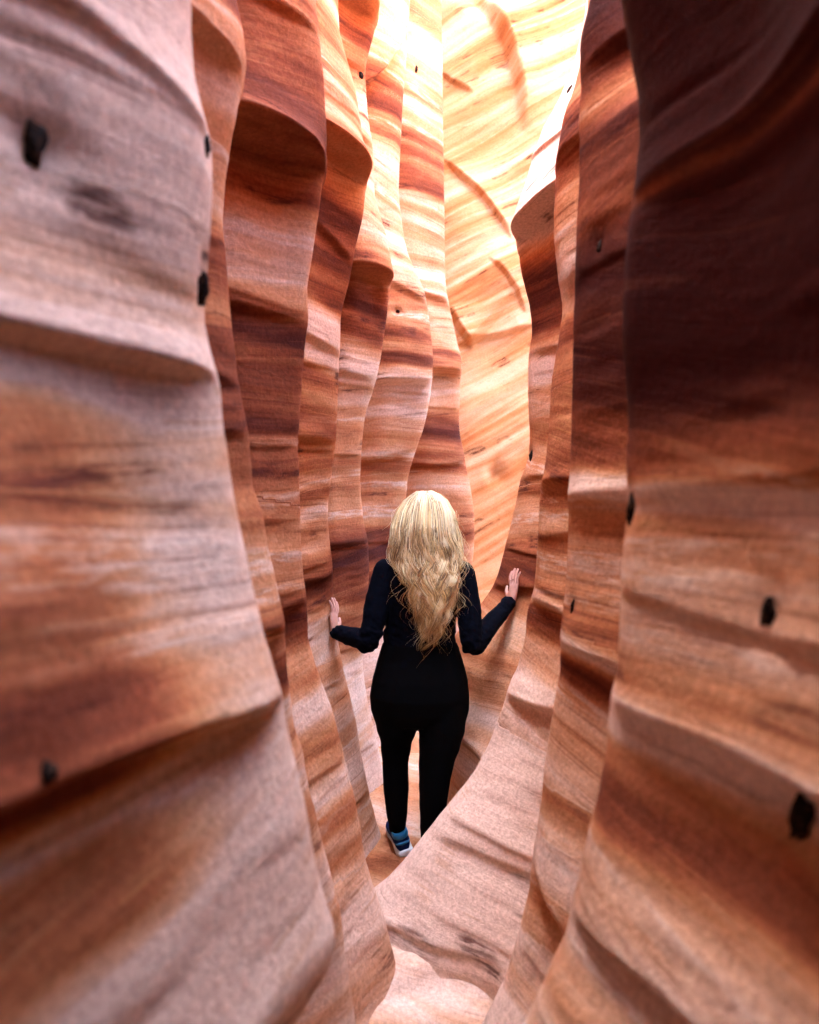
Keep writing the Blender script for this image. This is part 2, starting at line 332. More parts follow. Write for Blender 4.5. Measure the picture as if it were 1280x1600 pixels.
def build_wall(ribs, side, name, mat, start, endpts, lean, bulge):
    q = [side * crest_x(Y, pts, side * lean[i]) for i, (Y, pts) in enumerate(ribs)]
    Ys = [Y for Y, _ in ribs]
    up = np.clip(zr - 1.6, 0, None)
    cps, counts, own, crest_w = [], [], [], []
    for (a, b) in start:
        dq = 0.75 * (q[0] - np.interp(0.0, zr, q[0])) * np.clip(b / Ys[0], 0.1, 1)
        if b > -3:
            if side > 0: dq = dq * 0.6 - 0.20 * smooth(-0.1, 1.6, zr) + 0.15 * np.clip(zr - 2.0, 0, None)
            else: dq = dq * 0.6 + 0.42 * np.clip(zr, -0.1, 1.2)
        qs = np.maximum(a + dq, 0.30 if b > -1 else -5)
        if b > -3.5:
            close = smooth(0.8, 2.1, zr) * ((1.0 if side < 0 else 0.3) if b < 0.3 else (0.25 if side < 0 else -1.5))  # unseen walls drawn together overhead to block sky light near the camera
            qs = qs * (1 - close) + (-0.02 if b < 0.3 else 0.12) * close
        cps.append((side * qs, np.full(NR, b))); counts.append(14); own.append(0)
    for i, Y in enumerate(Ys):
        if i > 0:
            Yp = Ys[i - 1]; Yg = Yp + 0.42 * (Y - Yp)
            qray = q[i - 1] * Yg / Yp
            gd = 0.10 + 0.05 * (Y - Yp)
            qg = np.maximum(np.maximum(qray, q[i - 1] + 0.02), q[i] + 0.02) + gd
            cps.append((side * qg, np.full(NR, Yg))); counts.append(16); own.append(i)
            b = bulge[i]
            Ym = Yg + 0.50 * (Y - Yg); qm = q[i] + b * (qg - q[i])
        else:
            Ym = Y - 0.24; qm = q[0] + 0.075 + 0 * zr
        cps.append((side * qm, np.full(NR, Ym))); counts.append(20); own.append(i)
        cps.append((side * q[i], np.full(NR, Y))); counts.append(9); own.append(i)
        Yb = Y + 0.10 * (1 + 0.35 * i)
        cps.append((side * (q[i] + 0.055 + 0.02 * i), np.full(NR, Yb))); counts.append(9); own.append(i)
    for (a, b) in endpts:
        cps.append((side * (q[-1] * 0.4 + a), np.full(NR, b))); counts.append(14); own.append(len(ribs) - 1)
    G, segs = bezier_row(cps, counts)
    NC = G.shape[1]
    X = G[:, :, 0].copy(); Yy = G[:, :, 1].copy(); Z = np.repeat(zr[:, None], NC, 1)
    # plan normal (towards the slot)
    tx = np.gradient(X, axis=1); ty = np.gradient(Yy, axis=1); ln = np.hypot(tx, ty) + 1e-9
    nx, ny = ty / ln, -tx / ln
    if side > 0: nx, ny = -nx, -ny
    # weight: leave the traced crests in place
    wgt = np.ones(NC)
    cols = np.arange(NC)
    k = len(start); crest_cols = []
    for i in range(len(ribs)):
        k += (1 if i > 0 else 0) + 1
        cc = segs[k - 1]; crest_cols.append(cc); k += 2
        wgt *= 1 - 0.95 * np.exp(-((cols - cc) / 8.0) ** 2)
    d = ledge_disp(Z, Yy, X, side)
    sc_n = np.clip(Yy, 0.6, 4) ** 0.5
    k0 = len(start)
    gcols = [0] + [segs[k0 + 3 + 4 * i - 1] for i in range(len(ribs) - 1)] + [NC - 1]
    for (i, yl, amp, wa, wb, fall) in (BROWS_L if side < 0 else BROWS_R):
        a0, b0 = gcols[i], gcols[i + 1]
        Yc = Ys[i]
        zl = (800 - yl) * Yc / F
        ramp = smooth(0, 1, np.clip((cols - a0) / (10.0 if i else 3.0), 0, 1)) * smooth(0, 1, np.clip((b0 - cols) / 10.0, 0, 1)) * ((cols >= a0) & (cols <= b0))
        zz = zl + fall * (Yc - Yy) + 0.022 * Yc ** 0.5 * vnoise(X * 2.5, Yy * 2.5, i * 7.1 + yl, 55)
        dd = Z - zz
        sm = smooth(-0.014 * Yc ** 0.5, 0.010 * Yc ** 0.5, dd)
        prof = sm * np.exp(-np.abs(dd) / wa) - (1 - sm) * 0.8 * np.exp(-np.abs(dd) / wb)
        d = d + (0.8 if amp > 0.1 else 0.48) * amp * prof * ramp[None, :] * (0.85 + 0.3 * vnoise(X * 2 + 5, Yy * 2, yl * 0.1, 57))
    d = d + 0.014 * sc_n * fbm(X * 1.6, Yy * 1.6, Z * 1.3, 2, 31)
    d = d + 0.0035 * sc_n * vnoise(X * 3, Yy * 3, Z * 14, 41) + 0.002 * vnoise(X * 7, Yy * 7, Z * 42, 43)
    d = d * wgt[None, :] + 0.0012 * vnoise(X * 5, Yy * 5, Z * 30, 47)
    X += nx * d; Yy += ny * d
    if side < 0:                      # unseen left rim shaped for light: low near viewpoint, raised over the chamber
        kk = 1 - 0.42 * (1 - smooth(1.3, 2.7, Yy))
        kk = kk + 1.6 * smooth(4.3, 5.2, Yy) + 1.6 * smooth(5.9, 6.7, Yy)
    else: kk = 1 + 0.9 * smooth(4.3, 5.2, Yy)  # unseen right rim raised to cut sky light in the chamber
    Z = np.where(Z > 1.9, 1.9 + (Z - 1.9) * kk, Z)
    # rim: roll the top out over the plateau
    ext = []
    for dq, zt in ((0.6, 5.6), (2.5, 5.9), (40, 6.5)):
        ext.append((X[-1] + side * dq, Yy[-1], Z[-1] + zt - 5.4))
    X = np.vstack([X] + [e[0] for e in ext]); Yy = np.vstack([Yy] + [e[1] for e in ext]); Z = np.vstack([Z] + [e[2] for e in ext])
    root = empty(name); root['kind'] = 'structure'; root['label'] = 'fluted banded sandstone wall on the %s side of the slot' % ('left' if side < 0 else 'right')
    fins = []
    # cut into fins at the grooves
    cuts = [0]
    k = len(start) + 3
    for i in range(1, len(ribs)):
        cuts.append(segs[k - 1]); k += 4
    cuts.append(NC - 1)
    for i in range(len(ribs)):
        a, b = cuts[i], cuts[i + 1] + 1
        V = np.stack([X[:, a:b], Yy[:, a:b], Z[:, a:b]], -1).reshape(-1, 3)
        o = mesh_from('rock_fin', V, grid_faces(X.shape[0], b - a, flip=(side > 0)), M_ROCK, root)
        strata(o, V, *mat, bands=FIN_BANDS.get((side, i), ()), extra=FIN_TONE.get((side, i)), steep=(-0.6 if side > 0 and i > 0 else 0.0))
        fins.append(o)
    return root, fins, (X, Yy, Z, crest_cols)

wallL, finL, gL = build_wall(LEFT, -1, 'canyon_wall_left', (-0.12, -0.05, 0.30, 0.0),
    start=[(-2.5, -5.2), (-0.6, -4.0), (0.40, -2.6), (0.38, -1.2), (0.56, 0.0), (0.44, 0.56)],
    endpts=[(0.50, 6.4), (1.0, 7.2), (1.5, 8.6), (2.2, 10.5)],
    lean=[0.0, 0.0, 0.0, 0.0, 0.0, 0.0, 0.0], bulge=[0, .36, .42, .40, .42, .45, .45])
wallR, finR, gR = build_wall(RIGHT, 1, 'canyon_wall_right', (0.05, -0.05, 0.30, 0.0),
    start=[(-2.5, -5.0), (-1.0, -4.2), (0.45, -3.2), (0.45, -1.4), (0.62, 0.0), (0.47, 0.56)],
    endpts=[(0.9, 4.6), (2.7, 5.2), (5.2, 6.6), (8.0, 10.0)],
    lean=[1.2, 0.9, 0.4, 0.15], bulge=[0, .36, .40, .42])  # unseen upper right wall leans back to let light onto the left

# ------------------------------------------------------------------ back wall
def build_back():
    xs = np.concatenate([np.arange(-4.5, 0.0, 0.06), np.arange(0.0, 2.8, 0.009), np.arange(2.8, 9.5, 0.08)])
    zs = np.concatenate([np.arange(-2.2, -1.0, 0.05), np.arange(-1.0, 6.8, 0.014), np.arange(6.8, 10.01, 0.1)])
    X, Z = np.meshgrid(xs, zs)
    Y = 8.5 + 0.10 * (X - 1) ** 2 * 0.5 + 0.25 * fbm(X * 0.5, 0 * X, Z * 0.45, 2, 71) - 0.05 * (Z - 3)
    def side_of(poly, width, depth, fade):
        """a broken flake edge: the rock on the upper side stands proud of the edge"""
        P = np.array([px(a, b, 8.5) for a, b in poly])[:, [0, 2]]
        best = np.full(X.shape, 1e9); sgn = np.zeros(X.shape); along = np.zeros(X.shape)
        L = 0; tot = np.linalg.norm(np.diff(P, axis=0), axis=1).sum()
        for p0, p1 in zip(P[:-1], P[1:]):
            e = p1 - p0; l2 = (e ** 2).sum(); ll = math.sqrt(l2)
            t = np.clip(((X - p0[0]) * e[0] + (Z - p0[1]) * e[1]) / l2, 0, 1)
            dx = X - p0[0] - t * e[0]; dz = Z - p0[1] - t * e[1]
            dd = np.hypot(dx, dz); m = dd < best
            best = np.where(m, dd, best); sgn = np.where(m, np.sign(e[0] * dz - e[1] * dx), sgn)
            along = np.where(m, (L + t * ll) / tot, along); L += ll
        sdist = best * sgn
        ends = np.clip(np.minimum(along, 1 - along) * 5, 0, 1)
        prof = np.where(sdist > 0, np.exp(-sdist / fade), -0.6 * np.exp(sdist / (fade * 0.35)))
        s = smooth(-width, width, sdist)
        prof = s * np.exp(-np.abs(sdist) / fade) - (1 - s) * 0.5 * np.exp(-np.abs(sdist) / (fade * 0.22))
        return -depth * prof * ends
    Y += side_of([(688,248),(715,265),(745,288),(772,322),(790,350),(802,372)], 0.028, 0.10, 0.25)
    Y += side_of([(762,403),(785,425),(805,450),(822,490)], 0.028, 0.08, 0.22)
    Y += side_of([(703,482),(712,505),(725,525),(742,540)], 0.04, 0.14, 0.35)
    Y += side_of([(690,112),(705,125),(740,143)], 0.02, 0.06, 0.25)
    Y += side_of([(735,-20),(765,20),(790,65),(812,130),(820,200)], 0.08, 0.20, 0.6)
    Y += 0.25 * smooth(0.9, 0.2, np.hypot((X - 1.15) / 0.9, (Z - 6.6) / 0.6))
    Y += side_of([(700,545),(740,530),(790,520),(840,505)], 0.05, 0.10, 0.4)
    Y += 0.14 * np.exp(-(((X - 1.09) / 0.10) ** 2 + ((Z - 0.50) / 0.13) ** 2))
    wv = Z - 0.58 * X
    Y += -0.03 * fbm(X * 1.0, 0 * X, wv * 3.0, 3, 75) - 0.008 * vnoise(X * 1.2, 0 * X, wv * 9, 77) - 0.002 * vnoise(X * 3, 0 * X, wv * 24, 78)
    X2 = np.vstack([X, X[-1:], X[-1:]]); Y2 = np.vstack([Y, Y[-1:] + 3, Y[-1:] + 45]); Z2 = np.vstack([Z, Z[-1:] + .3, Z[-1:] + 1])
    V = np.stack([X2, Y2, Z2], -1).reshape(-1, 3)
    o = mesh_from('canyon_wall_back', V, grid_faces(*X2.shape), M_GLOW_TINT)
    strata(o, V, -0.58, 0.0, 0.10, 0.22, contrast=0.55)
    o['kind'] = 'structure'
    return o
wallB = build_back()

# ------------------------------------------------------------------ floor
def floor_z(X, Y):
    return np.interp(Y, [-8, 1.2, 1.95, 2.2, 2.42, 2.55, 2.8, 4.2, 8, 12], [-1.5, -1.6, -1.55, -1.46, -1.40, -1.45, -1.556, -1.556, -1.45, -1.4])
def build_floor():
    xs = np.concatenate([np.arange(-8, -1.2, 0.4), np.arange(-1.2, 1.6, 0.012), np.arange(1.6, 8, 0.4)])
    ys = np.concatenate([np.arange(-8, 1.2, 0.3), np.arange(1.2, 4.6, 0.012), np.arange(4.6, 12, 0.15)])
    X, Y = np.meshgrid(xs, ys)
    Z = floor_z(X, Y)
    calm = 1 - 0.9 * np.exp(-(((X + 0.0) / 0.25) ** 2 + ((Y - 3.15) / 0.3) ** 2))
    Z = Z + calm * (0.014 * fbm(X * 2.5, Y * 2.5, 0 * X, 2, 91) + 0.012 * vnoise(X * 3, Y * 14, 0 * X, 93) + 0.004 * vnoise(X * 8, Y * 40, 0 * X, 95))
    # low eroded lip in the near floor
    lip = smooth(0.02, -0.02, (Y - 2.16 - 0.35 * (X - 0.02)))
    Z = Z - calm * 0.03 * lip * smooth(0.22, 0.02, X) * smooth(1.2, 1.9, Y)
    V = np.stack([X, Y, Z], -1).reshape(-1, 3)
    o = mesh_from('canyon_floor', V, grid_faces(*X.shape), M_ROCK)
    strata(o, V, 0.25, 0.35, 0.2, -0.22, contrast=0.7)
    o['kind'] = 'structure'
    return o
floor = build_floor()
#CONCRETIONS
from mathutils.bvhtree import BVHTree
def concretion_mat():
    t = NT('iron_concretion')
    geo = t.new('ShaderNodeNewGeometry')
    n = t.noise(geo.outputs['Position'], 120.0, 4, 0.7)
    t.link(t.ramp(n, [(0.35, (0.006, 0.003, 0.002)), (0.55, (0.018, 0.009, 0.006)), (0.72, (0.10, 0.045, 0.022))]), t.p.inputs['Base Color'])
    t.p.inputs['Roughness'].default_value = 0.9; t.p.inputs['Specular IOR Level'].default_value = 0.08
    b = t.new('ShaderNodeBump'); b.inputs['Distance'].default_value = 0.004
    t.link(n, b.inputs['Height']); t.link(b.outputs['Normal'], t.p.inputs['Normal'])
    return t.m
M_CON = concretion_mat()
def bvh_of(o):
    n = len(o.data.vertices); co = np.empty(n * 3, np.float32); o.data.vertices.foreach_get('co', co)
    li = np.empty(len(o.data.loops), np.int32); o.data.loops.foreach_get('vertex_index', li)
    return BVHTree.FromPolygons([Vector(c) for c in co.reshape(-1, 3).tolist()], li.reshape(-1, 4).tolist())
def ico(seed):
    bm = bmesh.new(); bmesh.ops.create_icosphere(bm, subdivisions=3, radius=1.0)
    co = np.array([v.co[:] for v in bm.verts])
    d = 1 + 0.42 * fbm(co[:, 0] * 1.3 + seed, co[:, 1] * 1.3, co[:, 2] * 1.8, 4, 300 + seed)
    for v, k in zip(bm.verts, d): v.co *= k
    return bm
KNOBS = {('L', 0): [(62, 222, 46, 92, 0.5), (322, 452, 26, 62, 0.9), (328, 228, 15, 40, 0.8), (85, 1205, 32, 44, 0.5)],
         ('L', 4): [(566, 116, 8, 13, 0.7)], ('L', 6): [(652, 108, 7, 14, 0.6)], ('L', 5): [(623, 486, 9, 6, 0.6)],
         ('R', 0): [(1193, 955, 32, 66, 0.6), (1238, 1278, 52, 92, 0.6), (981, 795, 20, 56, 0.8)],
         ('R', 1): [(893, 945, 8, 26, 0.6), (934, 385, 10, 26, 0.6)], ('R', 3): [(889, 137, 8, 22, 0.6), (828, 712, 8, 20, 0.7)]}
_k = 0
for (sd_, i), lst in KNOBS.items():
    fin = (finL if sd_ == 'L' else finR)[i]
    bv = bvh_of(fin)
    n_ = len(fin.data.vertices); co = np.empty(n_ * 3, np.float32); fin.data.vertices.foreach_get('co', co); co = co.reshape(-1, 3)
    for (x, y, w_, h_, proud) in lst:
        loc = None
        for dx in (0, -5, 5, -12, 12, -20, 20):
            d = Vector(px(x + dx, y, 1.0)).normalized()
            loc, no, _, _ = bv.ray_cast(Vector((0, 0, 0)), d)
            if loc is not None: break
        if loc is None: continue
        if no.dot(d) > 0: no = -no
        m = 0.88 * loc.y / F
        rel = co - np.array(loc)
        rz = rel[:, 2] / (h_ * 0.75 * m + 0.008); rh = np.hypot(rel[:, 0], rel[:, 1]) / (w_ * 0.85 * m + 0.010)
        co -= (np.array(no) * (w_ * 0.62 * m) * np.exp(-(rz ** 2 + rh ** 2))[:, None]).astype(np.float32)
        bm = ico(_k); _k += 1
        q = no.to_track_quat('Y', 'Z').to_matrix()
        for v in bm.verts:
            v.co = loc + q @ Vector((v.co.x * w_ * 0.40 * m, v.co.y * w_ * 0.40 * m, v.co.z * h_ * 0.44 * m)) - no * (w_ * (0.62 - 0.45 * proud) * m)
        me = bpy.data.meshes.new('concretion'); bm.to_mesh(me); bm.free()
        me.polygons.foreach_set('use_smooth', np.ones(len(me.polygons), bool)); me.materials.append(M_CON)
        o = bpy.data.objects.new('concretion', me); C.objects.link(o); o.parent = fin
    fin.data.vertices.foreach_set('co', co.ravel()); fin.data.update()
#PERSON
# ------------------------------------------------------------------ the person
from mathutils.bvhtree import BVHTree
def wall_bvh(objs):
    vs, fs = [], []
    for o in objs:
        n0 = len(vs)
        co = np.empty(len(o.data.vertices) * 3, np.float32); o.data.vertices.foreach_get('co', co)
        vs.extend(map(Vector, co.reshape(-1, 3).tolist()))
        li = np.empty(len(o.data.loops), np.int32); o.data.loops.foreach_get('vertex_index', li)
        fs.extend((li.reshape(-1, 4) + n0).tolist())
    return BVHTree.FromPolygons(vs, fs)

def plain(name, col, rough=0.6, spec=0.3, sheen=0.0):
    t = NT(name)
    geo = t.new('ShaderNodeNewGeometry')
    n = t.noise(geo.outputs['Position'], 60.0, 3, 0.6)
    c = t.mix(n, tuple(x * 0.75 for x in col), tuple(min(1, x * 1.25) for x in col))
    t.link(c, t.p.inputs['Base Color'])
    t.p.inputs['Roughness'].default_value = rough
    t.p.inputs['Specular IOR Level'].default_value = spec
    t.p.inputs['Sheen Weight'].default_value = sheen
    return t

def fabric(name, col, bump=0.0006):
    t = plain(name, col, 0.95, 0.05)
    geo = t.new('ShaderNodeNewGeometry')
    b = t.new('ShaderNodeBump'); b.inputs['Strength'].default_value = 1.0; b.inputs['Distance'].default_value = bump
    t.link(t.noise(geo.outputs['Position'], 900.0, 1), b.inputs['Height']); t.link(b.outputs['Normal'], t.p.inputs['Normal'])
    return t.m

def skin_mat():
    t = plain('skin', (0.52, 0.27, 0.20), 0.5, 0.35)
    t.p.inputs['Subsurface Weight'].default_value = 0.15
    t.p.inputs['Subsurface Radius'].default_value = (0.01, 0.004, 0.002)
    return t.m

class Loft:
    """collects tubes as closed lofts"""
    def __init__(self): self.v = []; self.f = []
    def rings(self, rings, n=20):
        b = len(self.v)
        for (c, u, w) in rings:
            for k in range(n):
                a = 2 * math.pi * k / n
                self.v.append(tuple(c + u * math.cos(a) + w * math.sin(a)))
        m = len(rings)
        for r in range(m - 1):
            for k in range(n):
                k2 = (k + 1) % n
                self.f.append((b + r * n + k, b + r * n + k2, b + (r + 1) * n + k2, b + (r + 1) * n + k))
        self.f.append(tuple(b + k for k in range(n))[::-1]); self.f.append(tuple(b + (m - 1) * n + k for k in range(n)))
    def tube(self, pts, rads, n=16, flat=1.0, flat_dir=None):
        """pts list of Vector, rads list; smooth resampled; rounded ends"""
        P = [Vector(p) for p in pts]; m = len(P)
        Q, Rr = [], []
        for i in range(m - 1):
            p0 = P[max(i - 1, 0)]; p1 = P[i]; p2 = P[i + 1]; p3 = P[min(i + 2, m - 1)]
            r0, r1 = rads[i], rads[i + 1]
            for j in range(6):
                t = j / 6.0
                q = 0.5 * ((2 * p1) + (p2 - p0) * t + (2 * p0 - 5 * p1 + 4 * p2 - p3) * t * t + (3 * p1 - p0 - 3 * p2 + p3) * t ** 3)
                Q.append(q); tt = t * t * (3 - 2 * t); Rr.append(r0 + (r1 - r0) * tt)
        Q.append(P[-1]); Rr.append(rads[-1])
        T = [(Q[min(i + 1, len(Q) - 1)] - Q[max(i - 1, 0)]).normalized() for i in range(len(Q))]
        ref = Vector(flat_dir) if flat_dir else Vector((0, 1, 0))
        rings = []
        def frame(t):
            u = ref - t * ref.dot(t)
            if u.length < 1e-3: u = Vector((1, 0, 0)) - t * t.x
            u.normalize(); return u, t.cross(u)
        u, w_ = frame(T[0])
        for a in (80, 50, 25):
            rings.append((Q[0] - T[0] * Rr[0] * math.sin(R(a)), u * Rr[0] * math.cos(R(a)) * flat, w_ * Rr[0] * math.cos(R(a))))
        for q, t, r in zip(Q, T, Rr):
            u, w_ = frame(t); rings.append((q, u * r * flat, w_ * r))
        u, w_ = frame(T[-1])
        for a in (25, 50, 80):
            rings.append((Q[-1] + T[-1] * Rr[-1] * math.sin(R(a)), u * Rr[-1] * math.cos(R(a)) * flat, w_ * Rr[-1] * math.cos(R(a))))
        self.rings(rings, n)
    def ball(self, c, rx, ry, rz, n=20):
        c = Vector(c)
        self.rings([(c + Vector((0, 0, rz * math.sin(R(a)))), Vector((rx * math.cos(R(a)), 0, 0)), Vector((0, ry * math.cos(R(a)), 0))) for a in (-85, -65, -45, -25, 0, 25, 45, 65, 85)], n)
    def remesh(self, name, mat, parent, voxel, iters=6, disp=None):
        me = bpy.data.meshes.new(name); me.from_pydata(self.v, [], self.f); me.update()
        bm = bmesh.new(); bm.from_mesh(me); bmesh.ops.recalc_face_normals(bm, faces=bm.faces); bm.to_mesh(me); bm.free()
        o = bpy.data.objects.new(name + '_raw', me); C.objects.link(o)
        md = o.modifiers.new('r', 'REMESH'); md.mode = 'VOXEL'; md.voxel_size = voxel
        ms = o.modifiers.new('s', 'SMOOTH'); ms.factor = 0.5; ms.iterations = iters
        dg = bpy.context.evaluated_depsgraph_get()
        me2 = bpy.data.meshes.new_from_object(o.evaluated_get(dg))
        bpy.data.objects.remove(o)
        if disp:
            n = len(me2.vertices)
            co = np.empty(n * 3, np.float32); me2.vertices.foreach_get('co', co); co = co.reshape(-1, 3)
            no = np.empty(n * 3, np.float32); me2.vertices.foreach_get('normal', no); no = no.reshape(-1, 3)
            co = co + no * disp(co)[:, None]
            me2.vertices.foreach_set('co', co.astype(np.float32).ravel())
        me2.polygons.foreach_set('use_smooth', np.ones(len(me2.polygons), bool))
        me2.materials.clear(); me2.materials.append(mat); me2.name = name; me2.update()
        ob = bpy.data.objects.new(name, me2); C.objects.link(ob); ob.parent = parent
        return ob

PY = 3.10
def P(x, y, Y=PY): return Vector(px(x, y, Y))
def pm(p): return p * PY / F          # photo pixels -> metres at her distance

person = empty('person')
person['label'] = 'person with long wavy blonde hair in black top and leggings touching both canyon walls'
person['category'] = 'person'

bvL = wall_bvh(finL[2:5]); bvR = wall_bvh(finR[2:4])
def hit(bv, x, y):
    ps, ns = [], []
    for dx in (-6, 0, 6):
        for dy in (-22, -10, 0, 12):
            d = Vector(px(x + dx, y + dy, 1.0)).normalized()
            loc, no, _, _ = bv.ray_cast(Vector((0, 0, 0)), d)
            if loc is None: continue
            if no.dot(d) > 0: no = -no
            ps.append(loc); ns.append(no)
    n = sum(ns, Vector()).normalized()
    d = Vector(px(x, y, 1.0)).normalized()
    loc = bv.ray_cast(Vector((0, 0, 0)), d)[0]
    # stand clear of the proudest rock under the palm
    off = max((p - loc).dot(n) for p in ps)
    return loc + n * min(off, 0.03), n
hl, nl = hit(bvL, 516, 968); hr, nr = hit(bvR, 812, 922)

# arms: shoulder, mid upper arm, elbow, mid forearm, wrist
def arm(sh, el, palm_hit, n, up, sgn):
    fd = Vector(up); fd = (fd - n * fd.dot(n)).normalized()
    palm0 = palm_hit + n * 0.022 - fd * 0.055          # heel of the hand
    wrist = palm0 - fd * 0.012 + n * 0.014
    return dict(sh=sh, el=el, wr=wrist, heel=palm0, fd=fd, n=n, sgn=sgn)
AL = arm(P(604, 893), P(577, 1000, PY - 0.10), hl, nl, (0.05, 0.35, 1.0), -1)
AR = arm(P(722, 897), P(739, 1008, PY - 0.10), hr, nr, (0.12, 0.25, 1.0), 1)

def add_arm(L, A, g, to_wrist=1.0):
    sh, el, wr = A['sh'], A['el'], A['wr']
    w2 = el.lerp(wr, to_wrist)
    L.tube([sh, sh.lerp(el, 0.45) + Vector((A['sgn'] * 0.006, 0, 0)), el, el.lerp(w2, 0.35), w2],
           [0.055 + g, 0.051 + g, 0.043 + g, 0.040 + g, (0.027 + g) if to_wrist >= 1 else 0.029 + g])

def add_hand(L, A):
    fd, n, heel = A['fd'], A['n'], A['heel']
    lat = fd.cross(n).normalized()
    if lat.y < 0: lat = -lat                            # thumb side is the far (forward) side
    pr = heel + fd * 0.085 - n * 0.006
    L.rings([(A['wr'] - fd * 0.02, lat * 0.024, n * 0.018), (heel, lat * 0.029, n * 0.017), (heel + fd * 0.035 - n * 0.002, lat * 0.038, n * 0.015),
             (heel + fd * 0.07 - n * 0.004, lat * 0.040, n * 0.0125), (pr, lat * 0.038, n * 0.009)], 16)
    for off, ln, an, r in ((0.031, 0.068, 0.16, 0.0080), (0.0105, 0.078, 0.04, 0.0084), (-0.0105, 0.073, -0.07, 0.0082), (-0.031, 0.057, -0.20, 0.0072)):
        d = (fd + lat * an).normalized()
        b = heel + fd * 0.078 - n * 0.005 + lat * off
        L.tube([b, b + d * ln * 0.42 + n * 0.006, b + d * ln * 0.75 + n * 0.002, b + d * ln - n * 0.004], [r * 1.08, r, r * 0.92, r * 0.78], 10)
    b = heel + fd * 0.018 + lat * 0.028
    d = (fd * 0.75 + lat * 0.75).normalized()
    L.tube([b, b + d * 0.035 + n * 0.004, b + (d + fd * 0.3).normalized() * 0.066 - n * 0.003], [0.0125, 0.0098, 0.0078], 10)

def torso_rings(g, rows):
    out = []
    for (y, l, r_, dep, cy) in rows:
        c = P((l + r_) / 2, y); c.y = PY + cy
        out.append((c, Vector((pm((r_ - l) / 2) + g, 0, 0)), Vector((0, dep + g, 0))))
    return out
TORSO = [(1128, 588, 726, .105, .0), (1108, 582, 731, .128, -.012), (1085, 580, 731, .134, -.018), (1060, 584, 729, .125, -.012), (1030, 592, 721, .108, .0), (1003, 600, 712, .096, .0),
         (980, 602, 711, .095, .0), (945, 600, 716, .104, .0), (915, 598, 722, .110, .0), (895, 602, 724, .104, .0), (880, 614, 716, .080, .005), (868, 634, 699, .058, .01)]
LEG_L = [(617, 1100, 3.09, .100), (620, 1135, 3.10, .088), (619, 1162, 3.11, .066), (618, 1195, 3.12, .055), (619, 1228, 3.11, .054), (620, 1262, 3.11, .046), (621, 1292, 3.13, .034), (624, 1312, 3.14, .034)]
LEG_R = [(692, 1100, 3.08, .106), (690, 1135, 3.07, .102), (687, 1160, 3.06, .090), (682, 1190, 3.05, .075), (679, 1222, 3.04, .065), (677, 1252, 3.04, .058), (674, 1284, 3.05, .046), (672, 1316, 3.06, .036), (671, 1340, 3.07, .036)]
def add_leg(L, leg, g, upto=None):
    l = leg if upto is None else leg[:upto]
    L.tube([P(a, b, c) for a, b, c, _ in l], [r + g for *_, r in l], 18)

# skin
L = Loft()
L.rings(torso_rings(-0.008, TORSO), 24)
HC = P(668, 815, PY + 0.02)
L.tube([P(667, 880, PY + .012), P(668, 850, PY + .02)], [0.052, 0.050])
L.ball(HC + Vector((0, 0, 0.012)), 0.074, 0.094, 0.100)
L.ball(HC + Vector((0, 0.035, -0.055)), 0.055, 0.060, 0.062)             # jaw
L.ball(HC + Vector((0, 0.082, -0.100)), 0.020, 0.018, 0.016)             # chin
L.tube([HC + Vector((0, 0.090, 0.0)), HC + Vector((0, 0.112, -0.038)), HC + Vector((0, 0.100, -0.045))], [0.009, 0.013, 0.010], 10)
L.tube([HC + Vector((-0.02, 0.092, -0.070)), HC + Vector((0, 0.098, -0.069)), HC + Vector((0.02, 0.092, -0.070))], [0.006, 0.008, 0.006], 8)
for sx in (-1, 1):
    L.ball(HC + Vector((sx * 0.077, 0.005, -0.012)), 0.008, 0.018, 0.030, 12)
    L.tube([HC + Vector((sx * 0.015, 0.091, 0.022)), HC + Vector((sx * 0.042, 0.080, 0.020))], [0.007, 0.006], 8)
for A in (AL, AR):
    add_arm(L, A, -0.010); add_hand(L, A)
add_leg(L, LEG_L, -0.007); add_leg(L, LEG_R, -0.007)
M_SKIN = skin_mat()
body = L.remesh('body', M_SKIN, person, 0.0042, 5)
for sx in (-1, 1):
    e = Loft(); e.ball(HC + Vector((sx * 0.031, 0.079, 0.004)), 0.012, 0.012, 0.012, 12)
    me = bpy.data.meshes.new('eye'); me.from_pydata(e.v, [], e.f); me.materials.append(plain('eye_white', (0.7, 0.7, 0.7), 0.2).m)
    o = bpy.data.objects.new('eye', me); C.objects.link(o); o.parent = person

def wrinkle(amp, pts):
    def f(co):
        x, y, z = co.T
        w_ = np.full(len(co), 0.25)
        for p, r in pts: w_ += np.exp(-((x - p.x) ** 2 + (y - p.y) ** 2 + (z - p.z) ** 2) / r ** 2)
        n = vnoise(x * 18 + z * 10, y * 16, z * 42 - x * 14, 201) + 0.6 * vnoise(x * 45, y * 40, z * 85 + x * 30, 205)
        return amp * np.clip(w_, 0, 1.2) * n
    return f
# top
L = Loft()
rows = [(1048, 588, 725, .118, -.008)] + [(y, l, r_, d, c) for (y, l, r_, d, c) in TORSO if y <= 1030]
L.rings(torso_rings(0.004, rows), 24)
for A in (AL, AR): add_arm(L, A, 0.006, 0.97)
M_TOP = fabric('navy_black_jersey', (0.0009, 0.0013, 0.0036))
top = L.remesh('long_sleeved_top', M_TOP, person, 0.0055, 6,
               wrinkle(0.0055, [(AL['el'], .09), (AR['el'], .09), (AL['wr'], .09), (AR['wr'], .10), (P(606, 985), .06), (P(708, 985), .06), (P(655, 1035), .10)]))
